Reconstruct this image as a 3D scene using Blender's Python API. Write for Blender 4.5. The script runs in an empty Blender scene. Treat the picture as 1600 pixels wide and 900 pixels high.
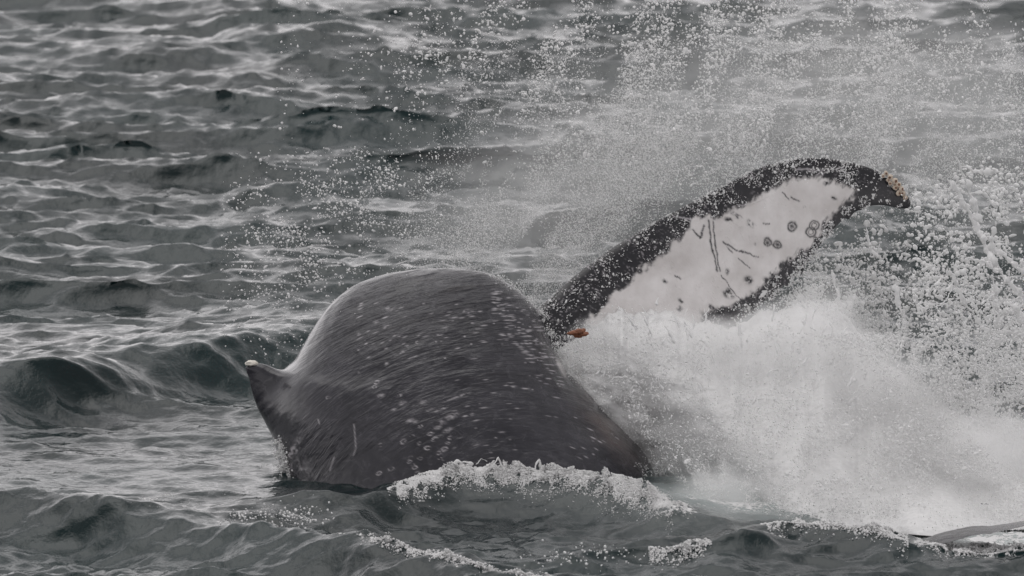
import bpy, math, random
import numpy as np
from mathutils import Vector
random.seed(7)
rng = np.random.default_rng(7)
C = bpy.context.scene.collection
SC = bpy.context.scene

# ---------------------------------------------------------------- camera
PITCH = math.radians(6.5)
D0 = 40.0                                   # metres from the boat to the front of the whale
F = 270.0 * D0                              # focal length in 1600-wide picture units
H = D0 * math.tan(PITCH + math.atan(320 / F))
cam = bpy.data.cameras.new("camera")
camo = bpy.data.objects.new("camera", cam)
C.objects.link(camo)
camo.location = (0, 0, H)
camo.rotation_euler = (math.radians(90) - PITCH, 0, 0)
cam.sensor_width = 36
cam.lens = 36 * F / 1600
cam.clip_start = 1
cam.clip_end = 4000
cam.dof.use_dof = True
cam.dof.focus_distance = 40.8
cam.dof.aperture_fstop = 6.3
SC.camera = camo

# ---------------------------------------------------------------- world, sun, exposure
SUN_EL, SUN_AZ = math.radians(72), math.radians(-40)
w = bpy.data.worlds.new("World")
SC.world = w
w.use_nodes = True
nt = w.node_tree
nt.nodes.clear()
o_ = nt.nodes.new('ShaderNodeOutputWorld')
bg = nt.nodes.new('ShaderNodeBackground')
sky = nt.nodes.new('ShaderNodeTexSky')
sky.sky_type = 'NISHITA'
sky.sun_disc = False
sky.sun_elevation = SUN_EL
sky.sun_rotation = SUN_AZ
sky.air_density = 1.0
sky.dust_density = 4.0
hsv = nt.nodes.new('ShaderNodeHueSaturation')
hsv.inputs['Saturation'].default_value = 0.05
tc = nt.nodes.new('ShaderNodeTexCoord')
cl = nt.nodes.new('ShaderNodeTexNoise')
cl.inputs['Scale'].default_value = 3.0
cl.inputs['Detail'].default_value = 4
cr = nt.nodes.new('ShaderNodeMapRange')
cr.inputs[1].default_value = 0.3; cr.inputs[2].default_value = 0.7
cr.inputs[3].default_value = 4.6; cr.inputs[4].default_value = 6.4
cmx = nt.nodes.new('ShaderNodeMix'); cmx.data_type = 'RGBA'
cmx.inputs[0].default_value = 0.7
ctint = nt.nodes.new('ShaderNodeVectorMath'); ctint.operation = 'SCALE'
ctint.inputs[0].default_value = (1.0, 0.962, 0.978)
nt.links.new(tc.outputs['Generated'], cl.inputs['Vector'])
nt.links.new(cl.outputs['Fac'], cr.inputs[0])
sep = nt.nodes.new('ShaderNodeSeparateXYZ'); nt.links.new(tc.outputs['Generated'], sep.inputs[0])
hz = nt.nodes.new('ShaderNodeMapRange'); hz.interpolation_type = 'SMOOTHSTEP'       # overcast made paler low in the sky to brighten the water's reflections
hz.inputs[1].default_value = 0.0; hz.inputs[2].default_value = 0.8; hz.inputs[3].default_value = 1.5; hz.inputs[4].default_value = 0.60
nt.links.new(sep.outputs[2], hz.inputs[0])
hm = nt.nodes.new('ShaderNodeMath'); hm.operation = 'MULTIPLY'
nt.links.new(cr.outputs[0], hm.inputs[0]); nt.links.new(hz.outputs[0], hm.inputs[1])
nt.links.new(hm.outputs[0], ctint.inputs['Scale'])
nt.links.new(sky.outputs[0], hsv.inputs['Color'])
nt.links.new(hsv.outputs[0], cmx.inputs[6])
nt.links.new(ctint.outputs[0], cmx.inputs[7])
nt.links.new(cmx.outputs[2], bg.inputs['Color'])
bg.inputs['Strength'].default_value = 0.13
nt.links.new(bg.outputs[0], o_.inputs[0])
sl = bpy.data.lights.new("sun", 'SUN')
sl.energy = 0.5
sl.angle = math.radians(60)
sl.color = (1.0, 0.965, 0.94)
so = bpy.data.objects.new("sun", sl)
C.objects.link(so)
# direction towards the sun: rotation 0 is +Y, behind the whale, a little to one side
sd = Vector((math.sin(SUN_AZ) * math.cos(SUN_EL), math.cos(SUN_AZ) * math.cos(SUN_EL), math.sin(SUN_EL)))
so.rotation_euler = sd.to_track_quat('Z', 'Y').to_euler()
SC.view_settings.view_transform = 'Standard'
SC.view_settings.look = 'None'
SC.view_settings.exposure = 0.46
SC.view_settings.gamma = 1.0
SC.cycles.max_bounces = 10
SC.cycles.diffuse_bounces = 4
SC.cycles.glossy_bounces = 3
SC.cycles.transmission_bounces = 4
SC.cycles.volume_bounces = 12
SC.cycles.transparent_max_bounces = 12
SC.cycles.use_denoising = True

# ---------------------------------------------------------------- helpers
cp, sp_ = math.cos(PITCH), math.sin(PITCH)

def ray(px, py):
    """direction per metre forward for a picture point (1600x900)"""
    px = np.asarray(px, float); py = np.asarray(py, float)
    x = (px - 800) / F; u = -(py - 450) / F
    return x, cp + u * sp_, -sp_ + u * cp

def at(px, py, Y):
    """world point seen at (px, py) at ground distance Y"""
    dx, dy, dz = ray(px, py)
    t = np.asarray(Y, float) / dy
    return np.stack(np.broadcast_arrays(dx * t, dy * t, H + dz * t), -1)

def ground(px, py, z=0.0):
    dx, dy, dz = ray(px, py)
    t = (z - H) / dz
    return np.stack(np.broadcast_arrays(dx * t, dy * t, H + dz * t), -1)

def to_px(P):
    x, y, z = P[..., 0], P[..., 1], P[..., 2] - H
    f = y * cp - z * sp_
    u = y * sp_ + z * cp
    return 800 + F * x / f, 450 - F * u / f

def sstep(a, b, x):
    t = np.clip((x - a) / (b - a), 0, 1)
    return t * t * (3 - 2 * t)

_T = np.random.default_rng(3).random((256, 256)).astype(np.float32) * 2 - 1

def vnoise(x, y):
    """value noise in -1..1"""
    xi = np.floor(x).astype(int); yi = np.floor(y).astype(int)
    fx = x - xi; fy = y - yi
    fx = fx * fx * fx * (fx * (fx * 6 - 15) + 10); fy = fy * fy * fy * (fy * (fy * 6 - 15) + 10)
    a = _T[xi & 255, yi & 255]; b = _T[(xi + 1) & 255, yi & 255]
    c = _T[xi & 255, (yi + 1) & 255]; d = _T[(xi + 1) & 255, (yi + 1) & 255]
    return (a * (1 - fx) + b * fx) * (1 - fy) + (c * (1 - fx) + d * fx) * fy

def fbm(x, y, octv=4, gain=0.5, lac=2.03):
    s = 0; a = 1; n = 0
    for k in range(octv):
        s = s + a * vnoise(x + 17.3 * k, y - 9.1 * k); n += a
        x = x * lac; y = y * lac; a *= gain
    return s / n

def ridged(x, y, octv=4):
    s = 0; a = 1; n = 0
    for k in range(octv):
        s = s + a * (1 - 2 * np.abs(vnoise(x + 5.3 * k, y + 7.7 * k))); n += a
        x = x * 2.1; y = y * 2.1; a *= 0.55
    return s / n

def mesh_obj(name, V, Fc, mat, parent=None, smooth=True):
    me = bpy.data.meshes.new(name)
    V = np.asarray(V, np.float32); Fc = np.asarray(Fc, np.int32)
    n, k = Fc.shape
    me.vertices.add(len(V)); me.vertices.foreach_set('co', V.ravel())
    me.loops.add(n * k); me.loops.foreach_set('vertex_index', Fc.ravel())
    me.polygons.add(n); me.polygons.foreach_set('loop_start', np.arange(0, n * k, k, dtype=np.int32))
    me.update(calc_edges=True)
    if smooth:
        me.polygons.foreach_set('use_smooth', np.ones(n, bool))
    me.validate()
    if mat:
        me.materials.append(mat)
    o = bpy.data.objects.new(name, me)
    C.objects.link(o)
    if parent:
        o.parent = parent
        o.matrix_parent_inverse = parent.matrix_world.inverted()
    return o

def fattr(o, name, vals):
    a = o.data.attributes.new(name, 'FLOAT', 'POINT')
    a.data.foreach_set('value', np.asarray(vals, np.float32).ravel())

def vattr(o, name, vals):
    a = o.data.attributes.new(name, 'FLOAT_VECTOR', 'POINT')
    a.data.foreach_set('vector', np.asarray(vals, np.float32).ravel())

def grid_faces(nu, nv, wrap=False):
    """nu rows x nv columns, vertex index = i*nv + j"""
    i = np.arange(nu - 1)[:, None]; j = np.arange(nv if wrap else nv - 1)[None, :]
    j2 = (j + 1) % nv
    a = i * nv + j; b = i * nv + j2; c = (i + 1) * nv + j2; d = (i + 1) * nv + j
    return np.stack([a, b, c, d], -1).reshape(-1, 4)

def tag(o, label=None, cat=None, group=None, kind=None):
    if label: o['label'] = label
    if cat: o['category'] = cat
    if group: o['group'] = group
    if kind: o['kind'] = kind
    return o

class NT:
    def __init__(self, name):
        self.m = bpy.data.materials.new(name); self.m.use_nodes = True
        self.t = self.m.node_tree; self.t.nodes.clear()
        self.out = self.n('ShaderNodeOutputMaterial')
    def n(self, typ, **kw):
        q = self.t.nodes.new(typ)
        for k, v in kw.items(): setattr(q, k, v)
        return q
    def l(self, a, b): self.t.links.new(a, b)
    def put(self, sock, v):
        if isinstance(v, bpy.types.NodeSocket): self.l(v, sock)
        else: sock.default_value = v
    def attr(self, name, out='Fac'):
        q = self.n('ShaderNodeAttribute'); q.attribute_name = name; return q.outputs[out]
    def math(self, op, a, b=0.0, c=None, clamp=False):
        q = self.n('ShaderNodeMath', operation=op); q.use_clamp = clamp
        self.put(q.inputs[0], a); self.put(q.inputs[1], b)
        if c is not None: self.put(q.inputs[2], c)
        return q.outputs[0]
    def noise(self, vec, scale, detail=3.0, rough=0.5, dist=0.0):
        q = self.n('ShaderNodeTexNoise'); self.l(vec, q.inputs['Vector'])
        q.inputs['Scale'].default_value = scale; q.inputs['Detail'].default_value = detail
        q.inputs['Roughness'].default_value = rough; q.inputs['Distortion'].default_value = dist
        return q.outputs['Fac']
    def rng(self, v, a, b, c=0.0, d=1.0, smooth=False):
        q = self.n('ShaderNodeMapRange'); self.put(q.inputs[0], v)
        if smooth: q.interpolation_type = 'SMOOTHSTEP'
        for k, x in zip((1, 2, 3, 4), (a, b, c, d)): q.inputs[k].default_value = x
        return q.outputs[0]
    def mixc(self, f, a, b):
        q = self.n('ShaderNodeMix', data_type='RGBA'); self.put(q.inputs[0], f)
        self.put(q.inputs[6], a if isinstance(a, bpy.types.NodeSocket) else (*a, 1))
        self.put(q.inputs[7], b if isinstance(b, bpy.types.NodeSocket) else (*b, 1))
        return q.outputs[2]
    def vmul(self, v, s):
        q = self.n('ShaderNodeVectorMath', operation='MULTIPLY'); self.l(v, q.inputs[0]); q.inputs[1].default_value = s
        return q.outputs[0]
    def bump(self, h, dist, strength=1.0, normal=None):
        q = self.n('ShaderNodeBump'); self.l(h, q.inputs['Height'])
        q.inputs['Distance'].default_value = dist; q.inputs['Strength'].default_value = strength
        if normal is not None: self.l(normal, q.inputs['Normal'])
        return q.outputs[0]

# ---------------------------------------------------------------- materials
def mat_water():
    t = NT('sea_water')
    p = t.n('ShaderNodeBsdfPrincipled')
    geo = t.n('ShaderNodeNewGeometry').outputs['Position']
    foam = t.attr('foam')
    aer = t.attr('aerated')
    n1 = t.noise(t.vmul(geo, (1.0, 0.55, 1)), 26, 4, 0.6)
    n2 = t.noise(t.vmul(geo, (1.0, 0.6, 1)), 7, 3, 0.5)
    b = t.bump(n2, 0.028, 0.5)
    b = t.bump(n1, 0.010, 0.5, b)
    fn = t.noise(geo, 34, 5, 0.65)
    fm = t.math('ADD', foam, t.rng(fn, 0.3, 0.7, -0.35, 0.35))
    fmask = t.rng(fm, 0.45, 0.62, 0, 1, True)
    big = t.noise(geo, 0.5, 2, 0.5)
    deep = t.mixc(t.rng(big, 0.35, 0.65), (0.0004, 0.0075, 0.0085), (0.001, 0.0130, 0.0145))
    deep = t.mixc(aer, deep, (0.36, 0.40, 0.395))
    col = t.mixc(fmask, deep, (0.66, 0.66, 0.66))
    t.l(col, p.inputs['Base Color'])
    t.l(t.rng(fmask, 0, 1, 0.07, 0.6), p.inputs['Roughness'])
    p.inputs['IOR'].default_value = 1.33
    fb = t.noise(geo, 60, 4, 0.7)
    b = t.bump(t.math('MULTIPLY', fb, fmask), 0.02, 0.6, b)
    t.l(b, p.inputs['Normal'])
    t.l(p.outputs[0], t.out.inputs[0])
    return t.m

def mat_skin():
    t = NT('wet_skin')
    blk = t.attr('black')
    p = t.n('ShaderNodeBsdfPrincipled')
    fl = t.attr('flow', 'Vector')
    pale = t.attr('pale'); scar = t.attr('scar'); amp = t.attr('wrinkle'); tan = t.attr('tan')
    geo = t.n('ShaderNodeNewGeometry').outputs['Position']
    w1 = t.noise(t.vmul(fl, (11, 1.5, 1)), 1.0, 4, 0.6, 0.6)
    w2 = t.noise(t.vmul(fl, (17, 3.6, 1)), 1.0, 5, 0.6, 1.2)
    w3 = t.noise(t.vmul(fl, (70, 9, 1)), 1.0, 2, 0.5)
    mott = t.noise(geo, 5, 4, 0.6)
    sp = t.noise(geo, 70, 2, 0.5)
    dark = t.mixc(t.rng(mott, 0.3, 0.7), (0.011, 0.011, 0.016), (0.030, 0.029, 0.037))
    mo2 = t.noise(t.vmul(geo, (1, 1, 1.4)), 11, 5, 0.7, 1.2)
    dark = t.mixc(t.rng(mo2, 0.54, 0.70, 0, 0.5), dark, (0.085, 0.083, 0.095))
    dark = t.mixc(blk, dark, (0.012, 0.012, 0.015))
    dark = t.mixc(tan, dark, (0.13, 0.105, 0.10))
    streak = t.math('MULTIPLY', t.rng(w3, 0.64, 0.80, 0, 0.10), amp, clamp=True)
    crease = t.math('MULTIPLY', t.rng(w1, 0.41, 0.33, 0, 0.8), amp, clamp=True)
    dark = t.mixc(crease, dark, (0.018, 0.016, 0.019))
    dark = t.mixc(streak, dark, (0.17, 0.165, 0.18))
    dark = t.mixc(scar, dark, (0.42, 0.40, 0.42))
    wn = t.rng(sp, 0.3, 0.7, -0.05, 0.05)
    white = t.mixc(t.rng(mott, 0.3, 0.7), (0.50, 0.475, 0.465), (0.70, 0.68, 0.675))
    col = t.mixc(t.math('ADD', pale, 0.0, clamp=True), dark, white)
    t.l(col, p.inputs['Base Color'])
    t.l(t.math('ADD', 0.22, t.math('MULTIPLY', t.rng(w2, 0.3, 0.7, -0.1, 0.08), amp)), p.inputs['Roughness'])
    p.inputs['Coat Weight'].default_value = 0.35; p.inputs['Coat Roughness'].default_value = 0.07; p.inputs['Coat IOR'].default_value = 1.33
    p.inputs['IOR'].default_value = 1.38
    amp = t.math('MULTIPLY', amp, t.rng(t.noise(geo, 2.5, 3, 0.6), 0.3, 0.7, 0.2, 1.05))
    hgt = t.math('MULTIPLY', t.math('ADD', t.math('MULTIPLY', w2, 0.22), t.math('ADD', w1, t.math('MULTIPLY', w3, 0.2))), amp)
    b = t.bump(hgt, 0.055, 1.0)
    b = t.bump(scar, 0.004, 0.6, b)
    t.l(b, p.inputs['Normal'])
    t.l(p.outputs[0], t.out.inputs[0])
    return t.m

def mat_simple(name, c1, c2, scale=40, rough=0.5, bump=0.004, sss=0.0, trans=0.0):
    t = NT(name)
    p = t.n('ShaderNodeBsdfPrincipled')
    geo = t.n('ShaderNodeNewGeometry').outputs['Position']
    n = t.noise(geo, scale, 4, 0.6)
    t.l(t.mixc(t.rng(n, 0.3, 0.7), c1, c2), p.inputs['Base Color'])
    p.inputs['Roughness'].default_value = rough
    t.l(t.bump(n, bump, 0.8), p.inputs['Normal'])
    if trans:
        tr = t.n('ShaderNodeBsdfTranslucent'); tr.inputs[0].default_value = (*c2, 1)
        mx = t.n('ShaderNodeMixShader'); mx.inputs[0].default_value = trans
        t.l(p.outputs[0], mx.inputs[1]); t.l(tr.outputs[0], mx.inputs[2]); t.l(mx.outputs[0], t.out.inputs[0])
    else:
        t.l(p.outputs[0], t.out.inputs[0])
    return t.m

M_WATER = mat_water()
M_SKIN = mat_skin()
M_DROP = mat_simple('spray_water', (0.76, 0.76, 0.76), (0.90, 0.90, 0.90), 20, 0.25, 0.002, trans=0.35)
M_FOAM = mat_simple('white_foam', (0.62, 0.62, 0.62), (0.74, 0.74, 0.74), 26, 0.7, 0.012, trans=0.12)
M_BARN = mat_simple('barnacle_shell', (0.42, 0.33, 0.25), (0.62, 0.55, 0.47), 60, 0.6, 0.006)
M_BDARK = mat_simple('barnacle_mouth', (0.16, 0.08, 0.05), (0.25, 0.13, 0.08), 60, 0.6, 0.003)
M_RUST = mat_simple('rusty_lice', (0.10, 0.032, 0.014), (0.27, 0.10, 0.045), 60, 0.5, 0.006)
M_CREAM = mat_simple('cream_callus', (0.60, 0.57, 0.50), (0.75, 0.72, 0.66), 50, 0.5, 0.006)

# ---------------------------------------------------------------- the sea
def axis(a, b, h, lo, hi, g=1.09):
    """dense spacing h(x) between a and b, growing outwards to lo..hi"""
    xs = [a]
    while xs[-1] < b: xs.append(xs[-1] + h(xs[-1]))
    d = h(xs[-1])
    while xs[-1] < hi: d *= g; xs.append(xs[-1] + d)
    d = h(a); ys = [a]
    while ys[-1] > lo: d *= g; ys.append(ys[-1] - d)
    return np.array(ys[:0:-1] + xs)

def ocean_tile(N, L, seed, peak, power, spread, kcut):
    r = np.random.default_rng(seed)
    k1 = np.fft.fftfreq(N, L / N) * 2 * np.pi
    kx, ky = np.meshgrid(k1, k1, indexing='ij')
    k = np.hypot(kx, ky); k[0, 0] = 1
    kp = 2 * np.pi / peak
    P = np.exp(-(kp / k) ** 2) * k ** (-power) * np.exp(-(k / kcut) ** 2)
    th = np.arctan2(kx, ky)
    P = P * (0.12 + np.abs(np.cos(th)) ** spread)
    P[0, 0] = 0
    A = (r.normal(size=(N, N)) + 1j * r.normal(size=(N, N))) * np.sqrt(P)
    h = np.fft.ifft2(A).real
    s = 1 / h.std()
    dx = np.fft.ifft2(A * 1j * kx / k).real * s; dy = np.fft.ifft2(A * 1j * ky / k).real * s
    return h * s, dx, dy, L

def samp(T, x, y):
    h, dx, dy, L = T; N = h.shape[0]
    u = x / L * N; v = y / L * N
    i = np.floor(u).astype(int); j = np.floor(v).astype(int); fu = u - i; fv = v - j
    i0 = i % N; i1 = (i + 1) % N; j0 = j % N; j1 = (j + 1) % N
    f = lambda q: (q[i0, j0] * (1 - fu) + q[i1, j0] * fu) * (1 - fv) + (q[i0, j1] * (1 - fu) + q[i1, j1] * fu) * fv
    return f(h), f(dx), f(dy)

T1 = ocean_tile(1024, 31.0, 11, 2.4, 4.1, 5, 2 * np.pi / 0.09)
T2 = ocean_tile(512, 7.3, 5, 0.55, 4.4, 2, 2 * np.pi / 0.04)

def crest_y(pts, z, x):
    """world y of a crest line drawn through picture points at height z"""
    P = ground(np.array([p[0] for p in pts]), np.array([p[1] for p in pts]), np.array([p[2] if len(p) > 2 else z for p in pts]))
    return np.interp(x, P[:, 0], P[:, 1])

def ridge(x, y, pts, A, near, far, xa, xb, dxa=0.5, dxb=0.5):
    """a wave with steep near face and gentle back; A metres high"""
    yc = crest_y(pts, A, x)
    d = y - yc
    prof = np.where(d < 0, np.exp(-(d / near) ** 2), np.exp(-(d / far) ** 2))
    X = ground(np.array([xa, xb]), np.array([pts[0][1], pts[-1][1]]), A)[:, 0]
    win = sstep(X[0] - dxa, X[0] + dxa, x) * (1 - sstep(X[1] - dxb, X[1] + dxb, x))
    return A * prof * win, d, win

CREST_W = [(200, 792), (300, 782), (430, 778), (560, 772), (640, 754), (720, 738), (800, 737), (900, 745), (1000, 760), (1060, 772), (1150, 782)]
CREST_N = [(-60, 772), (60, 772), (120, 778), (200, 795), (320, 806), (440, 822), (560, 846), (640, 862), (800, 885), (1000, 905)]
CREST_B = [(-80, 590), (0, 585), (120, 566), (250, 548), (360, 532), (430, 520), (520, 515), (640, 530)]
CREST_R = [(1000, 842), (1080, 838), (1160, 826), (1230, 808), (1300, 812), (1380, 826), (1450, 838)]
CREST_T = [(180, 30), (330, 26), (400, 34), (560, 40), (760, 44)]

def sea_height(x, y):
    h1, dx1, dy1 = samp(T1, x * 0.66, y)
    h2, dx2, dy2 = samp(T2, x, y)
    farw = 0.85 + 0.55 * sstep(42, 60, y)
    calm = 1 - 0.75 * np.exp(-((y - 41.0) / 1.6) ** 2) * (1 - sstep(-0.2, 0.6, x) * 0)      # smoothed water round the whale
    calm2 = 1 - 0.4 * np.exp(-((y - 39.6) / 1.2) ** 2)
    calm3 = 1 - 0.75 * np.exp(-((y - 46.0) / 2.0) ** 2) * sstep(0.3, -0.6, x) - 0.35 * np.exp(-((y - 38.2) / 0.8) ** 2)
    a1 = 0.045 * calm3 * farw * calm * calm2
    a2 = 0.0115 * (0.6 + 0.4 * calm) * (1 + 0.5 * np.exp(-((y - 45.5) / 1.3) ** 2) + 0.45 * sstep(39.2, 38.4, y) + 0.35 * sstep(48, 55, y))
    z = h1 * a1 + h2 * a2
    ox = dx1 * a1 * 1.0 + dx2 * a2; oy = dy1 * a1 * 1.25 + dy2 * a2
    z = z + 0.05 * np.sin(0.9 * y + 0.25 * x + 0.7 * fbm(x * 0.15, y * 0.15, 2))* sstep(44, 50, y)
    crests = {}
    for key, pts, A, near, far, xa, xb, da, db in (
            ('W', CREST_W, 0.15, 0.36, 0.50, 240, 1120, 0.9, 0.5),
            ('N', CREST_N, 0.19, 0.42, 0.6, -400, 900, 0.5, 1.2),
            ('B', CREST_B, 0.27, 0.50, 2.6, -600, 620, 0.5, 0.8),
            ('R', CREST_R, 0.12, 0.45, 0.5, 1120, 1420, 0.3, 0.3),
            ('T', CREST_T, 0.26, 0.7, 3.2, 330, 640, 1.3, 1.3)):
        wob = 1 + 0.07 * fbm(x * 1.3 + 3, y * 0.4, 3)
        r, d, win = ridge(x, y, pts, A, near, far, xa, xb, da, db)
        z = z + r * wob
        crests[key] = (d, win)
    return z, ox, oy, crests

WHALE_Y = 41.15
xs = axis(-4.6, 4.6, lambda x: 0.0182, -900, 900, 1.13)
ys = axis(36.2, 86.0, lambda y: 0.038 * (y / 38) ** 1.9, -300, 2600, 1.13)
X, Y = np.meshgrid(xs, ys)                       # rows follow y
Z, OX, OY, CR = sea_height(X, Y)
fade = np.exp(-np.maximum(np.abs(X) - 60, 0) / 60) * np.exp(-np.maximum(Y - 200, 0) / 200)
Z = Z * fade
# foam masks, painted where foam lies on the water
PX, PY = to_px(np.stack([X + OX, Y + OY, Z], -1))
foam = np.zeros_like(X); aer = np.zeros_like(X)
fn = fbm(X * 5, Y * 3.5, 4)
dW, winW = CR['W']
foam = np.maximum(foam, np.exp(-((dW + 0.05) / 0.16) ** 2) * sstep(600, 700, PX) * (1 - sstep(1050, 1160, PX)) * (0.58 + 0.6 * fn))
lace = ridged(X * 3.2, Y * 2.2, 4)
foam = np.maximum(foam, (0.30 + 0.42 * lace) * np.exp(-((dW + 0.10) / 0.08) ** 2) * sstep(640, 760, PX) * (1 - sstep(1000, 1120, PX)))
aer = np.maximum(aer, 0.05 * np.exp(-((dW + 0.25) / 0.35) ** 2) * sstep(640, 800, PX))
dN, winN = CR['N']
foam = np.maximum(foam, np.exp(-((dN - 0.02) / 0.05) ** 2) * (0.42 + 0.5 * fn) * sstep(260, 420, PX))
foam = np.maximum(foam, np.exp(-((dN - 0.02) / 0.16) ** 2) * (0.62 + 0.8 * fn) * sstep(600, 760, PX) * (1 - sstep(1060, 1150, PX)))
sp = np.exp(-((Y - 40.9) / 1.15) ** 2) * sstep(0.75, 1.3, X) * (1 - sstep(3.5, 5.2, X))
foam = np.maximum(foam, sp * (0.75 + 0.5 * fn)); aer = np.maximum(aer, np.clip(sp * 1.6, 0, 1))
sp2 = np.exp(-((Y - 39.5) / 0.55) ** 2) * sstep(0.55, 1.0, X) * (1 - sstep(1.9, 2.6, X))
foam = np.maximum(foam, sp2 * (0.46 + 0.55 * fn)); aer = np.maximum(aer, 0.9 * sp2)
sp3 = np.exp(-((Y - 38.35) / 0.42) ** 2) * sstep(2.05, 2.5, X)
foam = np.maximum(foam, sp3 * (0.72 + 0.6 * fn)); aer = np.maximum(aer, sp3)
bub = np.exp(-(((PX - 270) / 150) ** 2 + ((PY - 778) / 16) ** 2))
foam = np.maximum(foam, bub * (0.22 + 0.4 * lace))
V = np.stack([X + OX, Y + OY, Z + 0.03 * sp * fbm(X * 9, Y * 7, 3)], -1).reshape(-1, 3)
water = mesh_obj('water', V, grid_faces(len(ys), len(xs)), M_WATER)
fattr(water, 'foam', foam); fattr(water, 'aerated', np.clip(aer, 0, 1))
tag(water, kind='structure')
water['label'] = 'choppy dark green grey sea with pale reflections of an overcast sky'

# ---------------------------------------------------------------- the whale
whale = bpy.data.objects.new('humpback_whale', None)
whale.empty_display_size = 0.5
C.objects.link(whale)
whale.location = (float(at(720, 780, WHALE_Y)[0]), WHALE_Y, -0.1)
bpy.context.view_layer.update()
tag(whale, 'dark grey humpback whale arching its wet back with one tail fluke raised', 'whale')

L_PX = [(840, 452), (700, 461), (640, 472), (600, 480), (575, 490), (560, 490)]
# silhouette of the back: (picture y, left x, right x)
SIL = [(419.5, 690, 700), (420.5, 660, 722), (423, 640, 742), (428, 606, 762), (436, 580, 781), (448, 552, 801), (465, 528, 822),
       (490, 505, 842), (520, 485, 855), (548, 469, 868), (566, 458, 878), (582, 440, 886), (600, 429, 905), (625, 424, 931),
       (650, 426, 953), (675, 430, 980), (700, 434, 1003), (725, 437, 1019), (750, 440, 1034), (775, 442, 1048), (800, 442, 1062), (860, 440, 1090)]
# outline of the fin itself down its outer edge
FIN = [(566, 0), (573, 0), (579, 52), (584, 57), (600, 41), (625, 27), (650, 15), (675, 6), (700, 2), (725, 0), (900, 0)]
NV, NU = 560, 860
sil = np.array(SIL, float)
vv = np.linspace(0, 1, NV)
# rows: dense at the crown where the slope is shallow
py_rows = 419.5 + (830 - 419.5) * (0.12 * vv ** 2.4 + 0.88 * vv ** 1.25)
def smooth_interp(x, xp, fp):
    # monotone-ish smoothing: interpolate on sqrt(y-top) for a round crown
    s = np.sqrt(np.maximum(x - 419.5, 0)); sp2_ = np.sqrt(np.maximum(xp - 419.5, 0))
    d = np.gradient(fp, sp2_)
    i = np.clip(np.searchsorted(sp2_, s) - 1, 0, len(xp) - 2)
    h = sp2_[i + 1] - sp2_[i]; t = (s - sp2_[i]) / h
    return ((2 * t**3 - 3 * t**2 + 1) * fp[i] + (t**3 - 2 * t**2 + t) * h * d[i] + (-2 * t**3 + 3 * t**2) * fp[i + 1] + (t**3 - t**2) * h * d[i + 1])
xl = smooth_interp(py_rows, sil[:, 0], sil[:, 1]); xr = smooth_interp(py_rows, sil[:, 0], sil[:, 2])
xl[0] = xr[0] = 695
for k in range(2):
    xl[1:-1] = (xl[:-2] + xl[1:-1] * 2 + xl[2:]) / 4; xr[1:-1] = (xr[:-2] + xr[1:-1] * 2 + xr[2:]) / 4
PL = at(xl, py_rows, WHALE_Y); PR = at(xr, py_rows, WHALE_Y)
zrow = PL[:, 2]
cx = (PL[:, 0] + PR[:, 0]) / 2; rx = (PR[:, 0] - PL[:, 0]) / 2
rel = (zrow[0] - zrow) / (zrow[0] - 0.0)
ry = 1.15 * np.clip(rel, 0, 1.3) ** 0.56
fin_e = np.interp(py_rows, [a[0] for a in FIN], [a[1] for a in FIN]) / 270.0 * (WHALE_Y / D0)
# angle: u=0 at +x, going through the camera side (-y) to -x
uu = np.linspace(0, 1, NU, endpoint=False)
th = 2 * np.pi * uu
wgt = 1 + 1.6 * np.exp(-((((th - np.pi + np.pi) % (2 * np.pi)) - np.pi) / 0.5) ** 2) + 0.9 * (np.sin(th) > -0.1)
cum = np.cumsum(wgt); th = 2 * np.pi * (cum - cum[0]) / cum[-1]
TH, RX = np.meshgrid(th, rx); RY = ry[:, None]; CXX = cx[:, None]; ZZ = np.broadcast_to(zrow[:, None], TH.shape).copy()
ex = 2 / 2.15
ct, st = np.cos(TH), np.sin(TH)
bx = CXX + RX * np.sign(ct) * np.abs(ct) ** ex
by = WHALE_Y - RY * np.sign(st) * np.abs(st) ** ex
# the dorsal fin grows out of the left flank as a thin upright blade
left = ct < 0
yf = WHALE_Y - 0.16
wfin = 0.075 + 0.16 * sstep(575, 720, py_rows)[:, None]
bump_f = np.exp(-np.abs((by - yf) / wfin) ** 1.7) * left
bx = bx - fin_e[:, None] * bump_f
# lift the tip of the fin into a blunt hook
ppx, ppy = to_px(np.stack([bx, by, ZZ], -1))
lift = bump_f * sstep(446, 402, ppx) * sstep(650, 590, ppy)
ZZ = ZZ + 0.060 * lift
bx = bx + 0.0 * lift
# a low swelling along the right shoulder and slow undulation, real relief
ang = np.arctan2(ZZ + 0.25, (bx - cx[:, None]))
relief = 0.030 * fbm(bx * 1.3, ZZ * 1.6 + 4, 2) * (st > 0)
# wrinkle relief along the arching flow of the skin
def flow(px, py):
    u = (px - 800) / 1.25; v = (850 - py)
    rho = np.hypot(u, v) / 100.0; phi = np.arctan2(u, v) * 3.0
    return rho, phi
ppx, ppy = to_px(np.stack([bx, by, ZZ], -1))
rho, phi = flow(ppx, ppy)
fa = fbm(rho * 7, phi * 2.6, 4) * 0.006 + fbm(rho * 16 + 7, phi * 4.5, 3) * 0.0035
frontw = sstep(-0.2, 0.2, st) * sstep(0, 0.05, rel)[:, None]
by = by - (relief + fa) * frontw
ZZ = ZZ + fa * 0.8 * (1 - sstep(0.05, 0.35, rel))[:, None]
Vb = np.stack([bx, by, ZZ], -1)
edge_fr = RX * 0
body_faces = grid_faces(NV, NU, wrap=True)[:, ::-1]

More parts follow.
